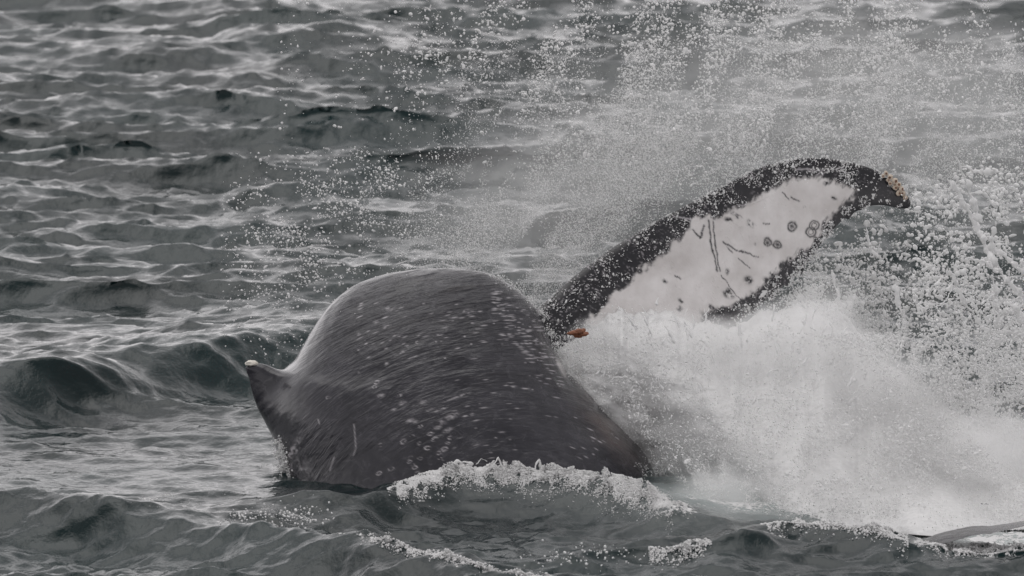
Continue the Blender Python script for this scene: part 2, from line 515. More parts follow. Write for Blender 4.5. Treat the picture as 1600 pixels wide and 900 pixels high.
# scars and pale marks on the back (skin pigment), plus painted wet glints
def ellipse_ring(px, py, cx_, cy_, a, b, rot, wid):
    c, s = math.cos(rot), math.sin(rot)
    u = ((px - cx_) * c + (py - cy_) * s) / a; v = (-(px - cx_) * s + (py - cy_) * c) / b
    r = np.hypot(u, v)
    return np.exp(-((r - 1) / wid) ** 2)
def blot(px, py, cx_, cy_, a, b, rot):
    c, s = math.cos(rot), math.sin(rot)
    u = ((px - cx_) * c + (py - cy_) * s) / a; v = (-(px - cx_) * s + (py - cy_) * c) / b
    return np.exp(-(u * u + v * v) ** 1.5)
def seg(px, py, x0, y0, x1, y1, wid):
    dx, dy = x1 - x0, y1 - y0
    t = np.clip(((px - x0) * dx + (py - y0) * dy) / (dx * dx + dy * dy), 0, 1)
    return np.exp(-(((px - x0 - t * dx) ** 2 + (py - y0 - t * dy) ** 2) / wid ** 2))
scar = np.zeros_like(bx)
RINGS = [(589, 597), (585, 604), (652, 535), (594, 696), (644, 682), (672, 678), (679, 686), (703, 684), (699, 693), (694, 702),
         (641, 716), (640, 722), (656, 717), (645, 727), (648, 731), (611, 733), (592, 740), (652, 740), (691, 705), (689, 718),
         (686, 708), (655, 693), (513, 621), (657, 666), (630, 690), (668, 700)]
fr = st > 0
ppx_f = np.where(fr, ppx, -999)
for (a, b) in RINGS:
    kq = rng.uniform(0.62, 1.08); scar = np.maximum(scar, rng.uniform(0.4, 0.95) * ellipse_ring(ppx_f, ppy, a, b, 4.4 * kq, 2.7 * kq, -0.5 + rng.uniform(-.4, .4), 0.28) * np.clip(0.8 + 1.2 * vnoise(ppx / 3, ppy / 3), 0, 1))
BLOTS = [(624, 618, 5, 2.5), (629, 630, 6, 3), (595, 618, 6, 3), (641, 657, 8, 3), (648, 659, 6, 2), (706, 650, 12, 4), (690, 660, 7, 4),
         (684, 668, 6, 3), (700, 672, 8, 3), (604, 568, 3, 2), (606, 481, 4, 2.5), (612, 483, 7, 1.5), (728, 486, 6, 2), (735, 488, 5, 1.6),
         (630, 549, 3, 2), (715, 620, 20, 1.4), (660, 628, 6, 3), (672, 640, 7, 2), (560, 582, 2, 1.4), (688, 640, 10, 2), (615, 640, 4, 2)]
for (a, b, c, d) in BLOTS:
    tx = 0.5 + 0.9 * fbm(ppx / 3.5, ppy / 2.0, 2)
    scar = np.maximum(scar, 0.75 * np.clip(tx, 0, 1) * blot(ppx_f, ppy, a, b, c, d, -0.35))
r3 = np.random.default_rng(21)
for k in range(330):                               # small flecks along the skin flow: water-film glints painted into the colour
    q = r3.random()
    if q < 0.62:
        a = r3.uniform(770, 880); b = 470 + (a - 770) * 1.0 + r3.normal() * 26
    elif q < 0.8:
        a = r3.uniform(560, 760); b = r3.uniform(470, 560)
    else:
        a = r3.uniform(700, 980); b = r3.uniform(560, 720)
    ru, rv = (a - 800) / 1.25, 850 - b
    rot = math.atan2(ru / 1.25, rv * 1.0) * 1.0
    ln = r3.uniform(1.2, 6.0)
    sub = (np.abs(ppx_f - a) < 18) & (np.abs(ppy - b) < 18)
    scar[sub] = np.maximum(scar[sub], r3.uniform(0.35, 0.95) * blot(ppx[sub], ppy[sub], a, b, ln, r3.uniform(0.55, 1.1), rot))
for (a, b, c, d) in ((553, 663, 556, 700), (556, 700, 552, 712), (522, 715, 515, 735), (497, 655, 499, 662)):
    scar = np.maximum(scar, 0.6 * seg(ppx_f, ppy, a, b, c, d, 1.0))
# water streaming off at the foot of the fin
scar = np.maximum(scar, 0.85 * blot(ppx_f, ppy, 459, 702, 20, 7, -1.0) * np.clip(0.4 + 1.4 * fbm(ppx / 4, ppy / 4, 3), 0, 1))
scar = np.maximum(scar, 0.7 * blot(ppx_f, ppy, 462, 752, 22, 34, 0.3) * np.clip(1.5 * ridged(ppx / 11, ppy / 14, 3) - 0.25, 0, 1))
# pale belly glimpsed on the far flank and at the waist
pale_b = blot(ppx_f, ppy, 877, 574, 4, 16, -0.45) * 0.8
tan_b = blot(ppx, ppy, 965, 665, 70, 34, 0.8) * 0.9 * np.clip(0.6 + fbm(rho * 5, phi * 2, 3), 0, 1)

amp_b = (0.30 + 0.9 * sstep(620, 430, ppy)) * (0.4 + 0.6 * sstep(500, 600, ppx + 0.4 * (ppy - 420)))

# ---- tail fluke: raised lobe
import bisect
def spline(pts, s):
    """catmull-rom through rows of pts with first column the parameter"""
    P = np.array(pts, float); p = P[:, 0]; Q = P[:, 1:]
    g = np.gradient(Q, p, axis=0)
    i = np.clip(np.searchsorted(p, s) - 1, 0, len(p) - 2)
    h = (p[i + 1] - p[i])[:, None]; t = ((s - p[i]) / h[:, 0])[:, None]
    return ((2*t**3-3*t**2+1)*Q[i] + (t**3-2*t**2+t)*h*g[i] + (-2*t**3+3*t**2)*Q[i+1] + (t**3-t**2)*h*g[i+1])

FL = [  # s, leading x,y, trailing x,y, thickness
    (0.00, 775, 548, 815, 690, .34), (0.10, 848, 474, 925, 668, .27), (0.20, 925, 409, 1010, 634, .22), (0.32, 1015, 352, 1085, 585, .18),
    (0.44, 1100, 306, 1150, 508, .14), (0.55, 1172, 269, 1196, 470, .11), (0.66, 1233, 249, 1250, 425, .09), (0.76, 1288, 247, 1282, 384, .075),
    (0.84, 1332, 254, 1316, 345, .06), (0.90, 1368, 266, 1356, 322.5, .05), (0.95, 1398, 282, 1386, 321.5, .04), (0.985, 1416, 300, 1410, 326, .03), (1.0, 1423, 316, 1421, 325, .02)]
NS, NC = 540, 250
s = np.linspace(0, 1, NS); s = 1 - (1 - s) ** 1.12
R = spline(FL, s)
lx, ly, tx_, ty_, thk = R.T
# scalloped trailing edge
scal = 3.2 * fbm(s * 46, s * 0 + 1, 3) + 6.0 * np.maximum(0, np.sin(s * 95 + 3 * vnoise(s * 9, s * 0))) ** 3
scal = scal * sstep(0.38, 0.46, s) * (1 - sstep(0.86, 0.93, s))
ddx, ddy = tx_ - lx, ty_ - ly; dl = np.hypot(ddx, ddy)
tx_ = tx_ + ddx / dl * scal; ty_ = ty_ + ddy / dl * scal
lead_w = 1.3 * fbm(s * 30, s * 0 + 9, 3) * (1 - sstep(.9, 1, s))
lx = lx - ddx / dl * lead_w; ly = ly - ddy / dl * lead_w
# closed chord section: go round from the leading edge, camera side, trailing edge, far side
c = np.linspace(0, 2 * np.pi, NC, endpoint=False)
cw = c - 0.32 * np.sin(2 * c)                                       # a few more points along the faces
chord = (1 - np.cos(c)) / 2
shape = np.sqrt(np.maximum(chord, 0)) * (1 - chord) * 1.6 + 0.10 * np.sqrt(np.maximum(0, 1 - (2 * chord - 1) ** 2))
side = np.sign(np.sin(c) + 1e-9)
fpx = lx[:, None] + (tx_ - lx)[:, None] * chord; fpy = ly[:, None] + (ty_ - ly)[:, None] * chord
FY0 = WHALE_Y + 0.45 + 0.30 * sstep(0, 0.35, s) - 0.15 * sstep(0.4, 1.0, s)
fY = FY0[:, None] + 0.10 * (0.5 - chord) * 2 * (dl / 200)[:, None] - side * shape * thk[:, None] * 0.5
fY = fY + 0.010 * fbm(fpx / 60, fpy / 60, 2) - side * 0
# small relief: smooth face, rougher dark border
P3 = at(fpx, fpy, fY)
P3s = P3
fluke_faces = grid_faces(NS, NC, wrap=True) + len(Vb.reshape(-1, 3))

WPOLY = [(912, 508), (936, 484), (961, 462), (992, 434), (1017, 410), (1044, 390), (1060, 374), (1078, 362), (1088, 345), (1104, 340), (1118, 342), (1140, 330),
         (1165, 318), (1192, 300), (1220, 287), (1250, 279), (1285, 279), (1312, 284), (1334, 296), (1330, 310), (1312, 324),
         (1294, 345), (1280, 368), (1258, 390), (1232, 407), (1214, 422), (1200, 436), (1188, 453), (1166, 466), (1144, 477), (1125, 482),
         (1100, 492), (1080, 520), (1010, 640), (880, 640)]
def poly_sd(px, py, poly):
    P = np.array(poly, float); n = len(P)
    d = np.full(px.shape, 1e9); ins = np.zeros(px.shape, bool)
    for i in range(n):
        x0, y0 = P[i]; x1, y1 = P[(i + 1) % n]
        dx, dy = x1 - x0, y1 - y0
        t = np.clip(((px - x0) * dx + (py - y0) * dy) / (dx * dx + dy * dy + 1e-9), 0, 1)
        d = np.minimum(d, np.hypot(px - x0 - t * dx, py - y0 - t * dy))
        if abs(dy) > 1e-9:
            cond = ((y0 > py) != (y1 > py)) & (px < (x1 - x0) * (py - y0) / (y1 - y0 + 1e-12) + x0)
            ins ^= cond
    return np.where(ins, d, -d)
sdw = poly_sd(fpx, fpy, WPOLY)
sdw = sdw + 9 * fbm(fpx / 20, fpy / 20, 4) + 6.5 * fbm(fpx / 5 + fpy / 9, fpy / 12 - fpx / 12, 3)
pale_f = sstep(-4.5, 4.5, sdw)
wx = fpx; wy = fpy
fpx = wx + 2.2 * fbm(wx / 9, wy / 9, 3); fpy = wy + 2.2 * fbm(wx / 9 + 40, wy / 9, 3)
dark_marks = np.zeros_like(fpx)
for q in ((1106, 345, 1112, 385, 1.3), (1112, 385, 1121, 424, 1.3), (1114, 347, 1118, 385, 1.1), (1118, 385, 1125, 424, 1.1), (1100, 352, 1094, 372, 1.2),
          (1131, 378, 1150, 390, 1.3), (1150, 390, 1186, 402, 1.1), (1136, 386, 1145, 394, 1.0), (1153, 404, 1172, 418, 0.7), (1222, 300, 1232, 312, 1.0), (1236, 308, 1248, 314, 1.2),
          (1193, 349, 1203, 349, 0.9), (1126, 430, 1160, 472, 0.7), (1054, 430, 1062, 436, 1.0), (1000, 420, 1010, 408, 1.2), (1083, 360, 1094, 370, 1.2)):
    dark_marks = np.maximum(dark_marks, seg(fpx, fpy, *q))
for q in ((1173, 350, 6, 4), (1170, 438, 6, 5), (1138, 460, 8, 5), (1137, 455, 4, 6), (1136, 424, 3, 4), (1258, 323, 2, 2), (1303, 310, 4, 3), (1292, 287, 4, 3), (1234, 406, 4, 4), (1222, 415, 5, 4),
          (1040, 440, 3, 3), (1207, 428, 5, 4), (1200, 440, 7, 5), (1190, 456, 8, 5), (1160, 478, 7, 4), (1180, 382, 1.5, 1.5), (1064, 470, 4, 3), (1062, 482, 4, 3), (1112, 480, 6, 3), (1138, 344, 5, 3), (1150, 336, 8, 3)):
    dark_marks = np.maximum(dark_marks, 1.2 * blot(fpx, fpy, q[0], q[1], q[2] * 1.15, q[3] * 1.15, 0.5) * np.clip(0.7 + 1.2 * fbm(fpx / 3, fpy / 3, 2), 0, 1))
for q in ((1238, 354, 6), (1200, 379, 5.5), (1214.5, 382, 5.5)):
    dark_marks = np.maximum(dark_marks, 0.85 * ellipse_ring(fpx, fpy, q[0], q[1], q[2], q[2] * 1.05, 0, 0.32))
    dark_marks = np.maximum(dark_marks, 0.85 * blot(fpx, fpy, q[0], q[1], 3.6, 3.8, 0))
for q in ((1267, 363, 6.5), (1272.5, 352, 6.5)):
    dark_marks = np.maximum(dark_marks, 0.8 * ellipse_ring(fpx, fpy, q[0], q[1], q[2] * 1.15, q[2] * 1.15, 0, 0.2))
    dark_marks = np.maximum(dark_marks, 0.8 * ellipse_ring(fpx, fpy, q[0], q[1], q[2] * 0.6, q[2] * 0.6, 0, 0.2))
pale_f = pale_f * (1 - np.clip(dark_marks * 1.15, 0, 1))
wsc = np.zeros_like(fpx)
for q in ((1245, 265, 1272, 265, 1.3), (1262, 268, 1285, 266, 1.0), (1276, 274, 1292, 263, 1.0), (1286, 274, 1300, 262, 1.0), (1300, 264, 1318, 264, 1.0), (1152, 322, 1180, 317, 1.4), (1180, 317, 1212, 301, 1.2),
          (1168, 270, 1170, 278, 1.0), (1174, 268, 1178, 280, 1.0), (1052, 338, 1090, 345, 1.2), (1243, 262, 1246, 270, 1.0)):
    wsc = np.maximum(wsc, seg(fpx, fpy, *q))
spk = np.clip((fbm(fpx / 2.6, fpy / 2.6, 3) - 0.30) * 5, 0, 1) * np.clip(0.55 + fbm(fpx / 30, fpy / 30, 2), 0, 1) * (1 - 0.65 * sstep(1300, 1360, fpx))
scar_f = np.maximum(wsc * 0.9, spk * 0.8)
scar_f = np.where(np.sin(c)[None, :] >= -0.2, scar_f, 0)
fpx = wx; fpy = wy
# ---- other lobe lying at the surface, lower right
F2 = [(0.0, 1300, 905, 1310, 940, .10), (0.3, 1390, 868, 1400, 890, .10), (0.45, 1428, 848, 1440, 862, .10), (0.60, 1470, 833, 1480, 849, .10), (0.72, 1520, 823, 1524, 837, .06), (0.84, 1570, 819, 1576, 828, .045), (0.94, 1625, 810, 1632, 817, .04), (1.0, 1668, 808, 1672, 818, .03)]
NS2, NC2 = 240, 40
s2 = np.linspace(0, 1, NS2); R2 = spline(F2, s2)
c2 = np.linspace(0, 2 * np.pi, NC2, endpoint=False); ch2 = (1 - np.cos(c2)) / 2
sh2 = np.sqrt(ch2) * (1 - ch2) * 1.7 + 0.18 * np.sqrt(np.maximum(0, 1 - (2 * ch2 - 1) ** 2)); sd2 = np.sign(np.sin(c2) + 1e-9)
gpx = R2[:, 0:1] + (R2[:, 2:3] - R2[:, 0:1]) * ch2; gpy = R2[:, 1:2] + (R2[:, 3:4] - R2[:, 1:2]) * ch2
gpy = gpy + 1.6 * fbm(gpx / 22, gpx * 0, 3)
yb = 37.95 + 0 * s2[:, None]
gY = yb - 0.3 * ch2 - sd2 * sh2 * R2[:, 4:5] * 0.6
P4 = at(gpx, gpy, gY)
f2_faces = grid_faces(NS2, NC2, wrap=True) + len(Vb.reshape(-1, 3)) + NS * NC
# ---- tail stock joining the back to the flukes, hidden in the splash
ST = [(0, 760, 640, 0.60), (0.35, 900, 640, 0.42), (0.7, 1010, 625, 0.27), (1.0, 1110, 610, 0.20)]
s5 = np.linspace(0, 1, 60); R5 = spline(ST, s5); c5 = np.linspace(0, 2 * np.pi, 48, endpoint=False)
cen = at(R5[:, 0], R5[:, 1], 41.75)
P5 = np.stack([cen[:, 0:1] + 0 * c5, cen[:, 1:2] + R5[:, 2:3] * 0.75 * np.cos(c5), cen[:, 2:3] + R5[:, 2:3] * np.sin(c5)], -1)
f5_faces = grid_faces(60, 48, wrap=True) + len(Vb.reshape(-1, 3)) + NS * NC + NS2 * NC2

allV = np.concatenate([Vb.reshape(-1, 3), P3.reshape(-1, 3), P4.reshape(-1, 3), P5.reshape(-1, 3)])
allF = np.concatenate([body_faces, fluke_faces, f2_faces, f5_faces])
allV = allV - np.array(whale.location)
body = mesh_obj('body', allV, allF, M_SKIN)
body.parent = whale
n0, n1, n2, n3 = bx.size, fpx.size, gpx.size, P5.size // 3
fattr(body, 'pale', np.concatenate([pale_b.ravel(), pale_f.ravel(), np.zeros(n2), np.zeros(n3)]))
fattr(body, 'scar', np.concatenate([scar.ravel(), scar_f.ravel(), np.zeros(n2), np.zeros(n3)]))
fattr(body, 'black', np.concatenate([np.zeros(n0), np.full(n1, 0.9), np.full(n2, 1.0), np.full(n3, 0.5)]))
fattr(body, 'tan', np.concatenate([tan_b.ravel(), np.zeros(n1 + n2 + n3)]))
fattr(body, 'wrinkle', np.concatenate([amp_b.ravel(), np.full(n1, 0.03), np.full(n2, 0.25), np.full(n3, 0.3)]))
flow_b = np.stack([rho, phi, 0 * rho], -1).reshape(-1, 3)
flow_f = np.stack([fpy / 100, fpx / 100, 0 * fpx], -1).reshape(-1, 3)
flow_g = np.stack([gpy / 100, gpx / 100, 0 * gpx], -1).reshape(-1, 3)
vattr(body, 'flow', np.concatenate([flow_b, flow_f, flow_g, np.zeros((n3, 3))]))

# ---- barnacles
def barnacle(loc, r, parent, mat=M_BARN, mouth=True, seedk=0, name='barnacle'):
    """a low ridged cone with a sunken mouth facing the camera side"""
    rr = np.random.default_rng(seedk)
    n = 14; rings = [(1.0, 0.0), (0.92, 0.35), (0.62, 0.78), (0.42, 0.85), (0.30, 0.62), (0.0, 0.5)]
    a = np.linspace(0, 2 * np.pi, n, endpoint=False)
    V = []; w = 1 + 0.12 * rr.normal(size=n)
    for (q, h) in rings:
        V.append(np.stack([q * r * w * np.cos(a), np.full(n, -h * r * 0.8), q * r * w * np.sin(a)], -1))
    V = np.concatenate(V)
    o = mesh_obj(name, V, grid_faces(len(rings), n, wrap=True), mat)
    o.parent = parent
    o.location = Vector(loc) - Vector(parent.location)
    o.rotation_euler = (rr.uniform(-.4, .4), rr.uniform(0, 6), rr.uniform(-.5, .5))
    if mouth:
        m = NT_mouth
        o.data.materials.append(m)
        idx = np.zeros(len(o.data.polygons), np.int32); idx[3 * n:] = 1
        o.data.polygons.foreach_set('material_index', idx)
    return o
NT_mouth = M_BDARK
TIPB = [(1384, 271, 4), (1391, 277, 5), (1398, 283, 5.5), (1391, 286, 4), (1404, 289, 5), (1399, 293, 4.5), (1408, 296, 5), (1404, 302, 5), (1411, 303, 4.5), (1388, 281, 3.5), (1415, 309, 4), (1380, 275, 3)]
for k, (a, b, r) in enumerate(TIPB):
    sI = np.argmin(np.abs(lx - a)); yy = FY0[min(sI, NS - 1)] - 0.035
    barnacle(at(a, b, yy), r / 270 * 1.03, whale, seedk=k)
# cream callus on the fin tip
def blob(name, loc, r, mat, parent, sq=(1, 1, 1), seedk=0):
    import bmesh
    bm = bmesh.new(); bmesh.ops.create_icosphere(bm, subdivisions=3, radius=1)
    off = seedk * 3.7
    from mathutils import noise
    for v in bm.verts:
        d = 1 + 0.35 * noise.noise(v.co * 1.7 + Vector((off, 0, 0))) + 0.12 * noise.noise(v.co * 4 + Vector((off, 2, 0)))
        v.co = Vector((v.co.x * sq[0], v.co.y * sq[1], v.co.z * sq[2])) * (r * d)
    me = bpy.data.meshes.new(name); bm.to_mesh(me); bm.free()
    for p in me.polygons: p.use_smooth = True
    me.materials.append(mat)
    o = bpy.data.objects.new(name, me); C.objects.link(o)
    o.parent = parent; o.location = Vector(loc) - Vector(parent.location)
    return o
cal = blob('barnacle_cluster', at(393, 568, yf), 0.026, M_CREAM, whale, (1.35, 1, 0.75), 2)
cal['label'] = 'cream coloured growth on the tip of the dorsal fin'
rust = [(896, 520, 8), (904, 518, 9), (912, 522, 8), (903, 524, 8), (910, 516, 6), (890, 521, 5), (916, 520, 4)]
rc = bpy.data.objects.new('rusty_patch', None); C.objects.link(rc); rc.parent = whale
rc['label'] = 'rusty orange encrusted patch just behind the back'
for k, (a, b, r) in enumerate(rust):
    o = blob('barnacle', at(a, b, 40.28), r / 270 * 0.8, M_RUST, whale, (1.2, 0.8, 0.6), k + 5)
    o.parent = rc; o.location = Vector(at(a, b, 40.28 + 0.01 * k)) - Vector(whale.location)

# ---------------------------------------------------------------- splash and spray
def drops(name, P, rad, mat, label, cat, subd=1, stretch=0.35, lump=0.25, seedk=0):
    """one mass of droplets: a cloud of points, each carrying a small lumpy drop of its own size"""
    me = bpy.data.meshes.new(name); me.vertices.add(len(P)); me.vertices.foreach_set('co', P.astype(np.float32).ravel())
    o = bpy.data.objects.new(name, me); C.objects.link(o)
    r = np.random.default_rng(seedk)
    sc = rad[:, None] * np.exp(r.normal(size=(len(P), 3)) * stretch * 0.6)
    vattr(o, 'drop_size', sc); vattr(o, 'drop_turn', r.uniform(0, 6.28, (len(P), 3)))
    me.materials.append(mat)
    g = bpy.data.node_groups.new(name + '_nodes', 'GeometryNodeTree')
    g.interface.new_socket('Geometry', in_out='INPUT', socket_type='NodeSocketGeometry')
    g.interface.new_socket('Geometry', in_out='OUTPUT', socket_type='NodeSocketGeometry')
    N = g.nodes.new; L = g.links.new
    gi, go = N('NodeGroupInput'), N('NodeGroupOutput')
    ico = N('GeometryNodeMeshIcoSphere'); ico.inputs['Radius'].default_value = 1; ico.inputs['Subdivisions'].default_value = subd + 1
    nz = N('ShaderNodeTexNoise'); nz.inputs['Scale'].default_value = 1.1
    nrm = N('GeometryNodeInputPosition')
    sub = N('ShaderNodeMath'); sub.operation = 'SUBTRACT'; sub.inputs[1].default_value = 0.5
    mul = N('ShaderNodeMath'); mul.operation = 'MULTIPLY'; mul.inputs[1].default_value = lump * 3
    sv = N('ShaderNodeVectorMath'); sv.operation = 'SCALE'
    sp = N('GeometryNodeSetPosition')
    L(nrm.outputs[0], nz.inputs['Vector']); L(nz.outputs[0], sub.inputs[0]); L(sub.outputs[0], mul.inputs[0])
    L(nrm.outputs[0], sv.inputs[0]); L(mul.outputs[0], sv.inputs['Scale']); L(ico.outputs[0], sp.inputs[0]); L(sv.outputs[0], sp.inputs['Offset'])
    sm = N('GeometryNodeSetShadeSmooth'); L(sp.outputs[0], sm.inputs[0])
    mt = N('GeometryNodeSetMaterial'); mt.inputs['Material'].default_value = mat; L(sm.outputs[0], mt.inputs[0])
    iop = N('GeometryNodeInstanceOnPoints')
    L(gi.outputs[0], iop.inputs['Points']); L(mt.outputs[0], iop.inputs['Instance'])
    for nm, sock in (('drop_size', 'Scale'), ('drop_turn', 'Rotation')):
        na = N('GeometryNodeInputNamedAttribute'); na.data_type = 'FLOAT_VECTOR'; na.inputs['Name'].default_value = nm
        L(na.outputs[0], iop.inputs[sock])
    L(iop.outputs[0], go.inputs[0])
    md = o.modifiers.new('drops', 'NODES'); md.node_group = g
    tag(o, label, cat, kind='stuff')
    return o

def scatter(n, box, dens, Y, seedk):
    """n accepted points from a density over the picture, spread in depth by Y(px, py, rng)"""
    r = np.random.default_rng(seedk); out = []; got = 0
    while got < n:
        px = r.uniform(box[0], box[2], 40000); py = r.uniform(box[1], box[3], 40000)
        k = r.random(40000) < dens(px, py)
        a = np.stack([px[k], py[k]], -1); out.append(a); got += len(a)
        if len(out) > 400: break
    a = np.concatenate(out)[:n]
    return at(a[:, 0], a[:, 1], Y(a[:, 0], a[:, 1], r)), a, r

def g2(px, py, cx_, cy_, a, b, rot=0.0, p=2.0):
    c_, s_ = math.cos(rot), math.sin(rot)
    u = ((px - cx_) * c_ + (py - cy_) * s_) / a; v = (-(px - cx_) * s_ + (py - cy_) * c_) / b
    return np.exp(-(u * u + v * v) ** (p / 2))

# 1 solid heart of the splash: a lumpy mound of white water
SPL = [(820, 585), (870, 535), (900, 512), (940, 500), (985, 488), (1040, 494), (1090, 508), (1140, 524), (1180, 516), (1230, 492), (1262, 494), (1300, 520), (1340, 560), (1390, 590), (1440, 610), (1490, 645), (1530, 690), (1575, 738), (1610, 765), (1650, 785)]
SB = [(820, 760), (1000, 790), (1060, 792), (1150, 806), (1230, 820), (1300, 822), (1380, 832), (1460, 838), (1575, 828), (1650, 826)]
NX, NT_ = 480, 260
gx = np.linspace(835, 1648, NX)
top = np.interp(gx, [p[0] for p in SPL], [p[1] for p in SPL]); bot = np.interp(gx, [p[0] for p in SB], [p[1] for p in SB])
top = top + 14 * fbm(gx / 30, gx * 0, 4)
k_ = np.linspace(0, 1, NT_)
PXs = np.broadcast_to(gx, (NT_, NX)); PYs = top + (bot - top) * k_[:, None]
by0 = ground(gx, bot + 4, -0.06)[:, 1] - 0.1
ytop = np.minimum(41.35, ground(gx, top, 0.14)[:, 1])
base_y = by0 + (ytop - by0) * (1 - k_[:, None]) ** 0.9 * 1.0 + 0.5 * sstep(960, 830, PXs)
edge = 1 - sstep(0, 0.10, k_)[:, None] * 1
silx = np.interp(PYs, sil[:, 0], sil[:, 2])
q_ = PXs - silx
base_y = base_y + (np.maximum(base_y, 41.0) - base_y) * (1 - sstep(0, 190, q_))
def blur(a, n):
    for _ in range(3):
        for ax in (0, 1):
            p = np.pad(a, [(n, n) if k == ax else (0, 0) for k in (0, 1)], mode='edge')
            cs = np.cumsum(np.insert(p, 0, 0, axis=ax), axis=ax)
            a = (np.take(cs, range(2 * n + 1, cs.shape[ax]), axis=ax) - np.take(cs, range(0, cs.shape[ax] - 2 * n - 1), axis=ax)) / (2 * n + 1)
    return a
base_y = blur(base_y, 14) - 0.30 * sstep(1380, 1440, PXs) * k_[:, None]
base_y = base_y + (41.4 - base_y) * (1 - sstep(-28, -12, q_))
base_y = base_y + 0.12 * edge + 0.2 * sstep(1480, 1572, PXs)
lump = 0.15 * fbm(PXs / 120, PYs / 90, 3) + 0.028 * fbm(PXs / 42 + 3, PYs / 36, 4) + 0.003 * ridged(PXs / 9, PYs / 9, 3)
flowl = 0.008 * fbm((PXs + 0.7 * PYs) / 60, (PYs - 0.6 * PXs) / 14, 3)
Ys = base_y - lump - flowl
tw = 1 - sstep(0.0, 0.06, k_)[:, None]
Ps = at(PXs, PYs + 5 * tw * fbm(PXs / 10 + 5, PYs / 10, 3), Ys)
back = Ps.copy(); back[..., 1] = np.maximum(Ps[..., 1] + 0.08, 42.3 + 0.15 * fbm(PXs / 60, PYs / 60, 3)); back[..., 2] -= 0.04
ff = grid_faces(NT_, NX)[:, ::-1]; nb = NT_ * NX
def rim(idx):
    a = np.array(idx); return np.stack([a[:-1], a[1:], a[1:] + nb, a[:-1] + nb], -1)
tp = np.arange(NX); bt = (NT_ - 1) * NX + tp; lf = np.arange(NT_) * NX; rt = lf + NX - 1
bs = 1
dense = mesh_obj('splash', np.concatenate([Ps.reshape(-1, 3), back.reshape(-1, 3)]), np.concatenate([ff, ff[:, ::-1] + nb, rim(tp), rim(bt)[:, ::-1], rim(lf)[:, ::-1], rim(rt)]), M_FOAM)
tag(dense, 'dense burst of white water thrown up between the back and the raised fluke', 'splash', kind='stuff')


# 2 mist hanging in and round the splash: air full of fine water, soft at its edges
def mist(name, balls, lo, hi, dens, label, nscale=2.2, namp=0.9, step=0.6, sharp=(0.12, 0.62)):
    P0 = np.array(lo); P1 = np.array(hi)
    V = np.array([[x, y, z] for x in (P0[0], P1[0]) for y in (P0[1], P1[1]) for z in (P0[2], P1[2])])
    Fq = np.array([[0, 1, 3, 2], [4, 6, 7, 5], [0, 4, 5, 1], [2, 3, 7, 6], [0, 2, 6, 4], [1, 5, 7, 3]])
    t = NT(name + '_air')
    geo = t.n('ShaderNodeNewGeometry').outputs['Position']
    cur = None
    for (c_, r_, wt) in balls:
        a = t.n('ShaderNodeVectorMath', operation='SUBTRACT'); t.l(geo, a.inputs[0]); a.inputs[1].default_value = tuple(float(q) for q in c_)
        b = t.vmul(a.outputs[0], tuple(1 / q for q in r_))
        ln = t.n('ShaderNodeVectorMath', operation='LENGTH'); t.l(b, ln.inputs[0])
        v = t.math('MULTIPLY', t.math('SUBTRACT', 1.0, ln.outputs['Value'], clamp=True), wt)
        cur = v if cur is None else t.math('ADD', cur, v)
    n1 = t.noise(t.vmul(geo, (1.0, 1.0, 1.6)), nscale, 6, 0.68, 0.8)
    f = t.math('MULTIPLY', t.math('SUBTRACT', n1, 0.5), namp)
    m = t.math('ADD', cur, t.math('MULTIPLY', f, t.rng(cur, 0.0, 0.2, 0, 1)))
    m = t.rng(m, sharp[0], sharp[1], 0, 1, True)
    pv = t.n('ShaderNodeVolumePrincipled')
    pv.inputs['Color'].default_value = (0.995, 0.995, 0.995, 1)
    pv.inputs['Anisotropy'].default_value = 0.0
    t.l(t.math('MULTIPLY', m, dens), pv.inputs['Density'])
    t.l(pv.outputs[0], t.out.inputs['Volume'])
    try: t.m.cycles.volume_step_rate = step
    except Exception: pass
    o = mesh_obj(name, V, Fq, t.m, smooth=False)
    tag(o, label, 'mist', kind='stuff')
    return o

def ball(px, py, Y, rxp, ryp, ry_, wt=1.0):
    return (at(px, py, Y), (rxp / 270 * 1.03, ry_, ryp / 270 * 1.03), wt)
mist('spray_mist', [ball(1210, 560, 41.1, 170, 110, 0.5, 1.0), ball(1360, 620, 40.9, 170, 120, 0.6, 1.0),
                    ball(1060, 560, 41.3, 150, 95, 0.5, 1.2), ball(950, 540, 41.45, 90, 60, 0.33, 1.2), ball(980, 620, 41.5, 90, 110, 0.35, 1.2), ball(1080, 720, 41.45, 70, 60, 0.35, 1.1),
                    ball(1530, 730, 40.3, 150, 130, 0.7, 1.1), ball(1290, 520, 41.3, 120, 130, 0.6, 0.6), ball(1130, 770, 39.6, 120, 60, 0.4, 0.9), ball(1110, 695, 40.75, 120, 105, 0.45, 1.15)],
     (float(at(830, 500, 41)[0]), 39.4, -0.25), (float(at(1640, 500, 41)[0]), 42.6, float(at(1000, 360, 41)[2])), 2.6,
     'soft white mist hanging over the churned water beside the whale', 3.6, 1.7)

mist('spray_veil', [ball(780, 340, 43.4, 260, 200, 1.0, 0.8), ball(1000, 250, 43.4, 330, 260, 1.0, 0.9), ball(1300, 150, 43.4, 360, 260, 1.0), ball(1560, 200, 43.4, 280, 240, 1.0)],
     (float(at(480, 500, 43.4)[0]), 42.4, 0.0), (float(at(1720, 500, 43.4)[0]), 44.4, float(at(1000, -90, 43.4)[2])), 0.42,
     'thin veil of blown spray drifting behind the fluke', 1.6, 1.0, 0.8, (0.0, 0.9))
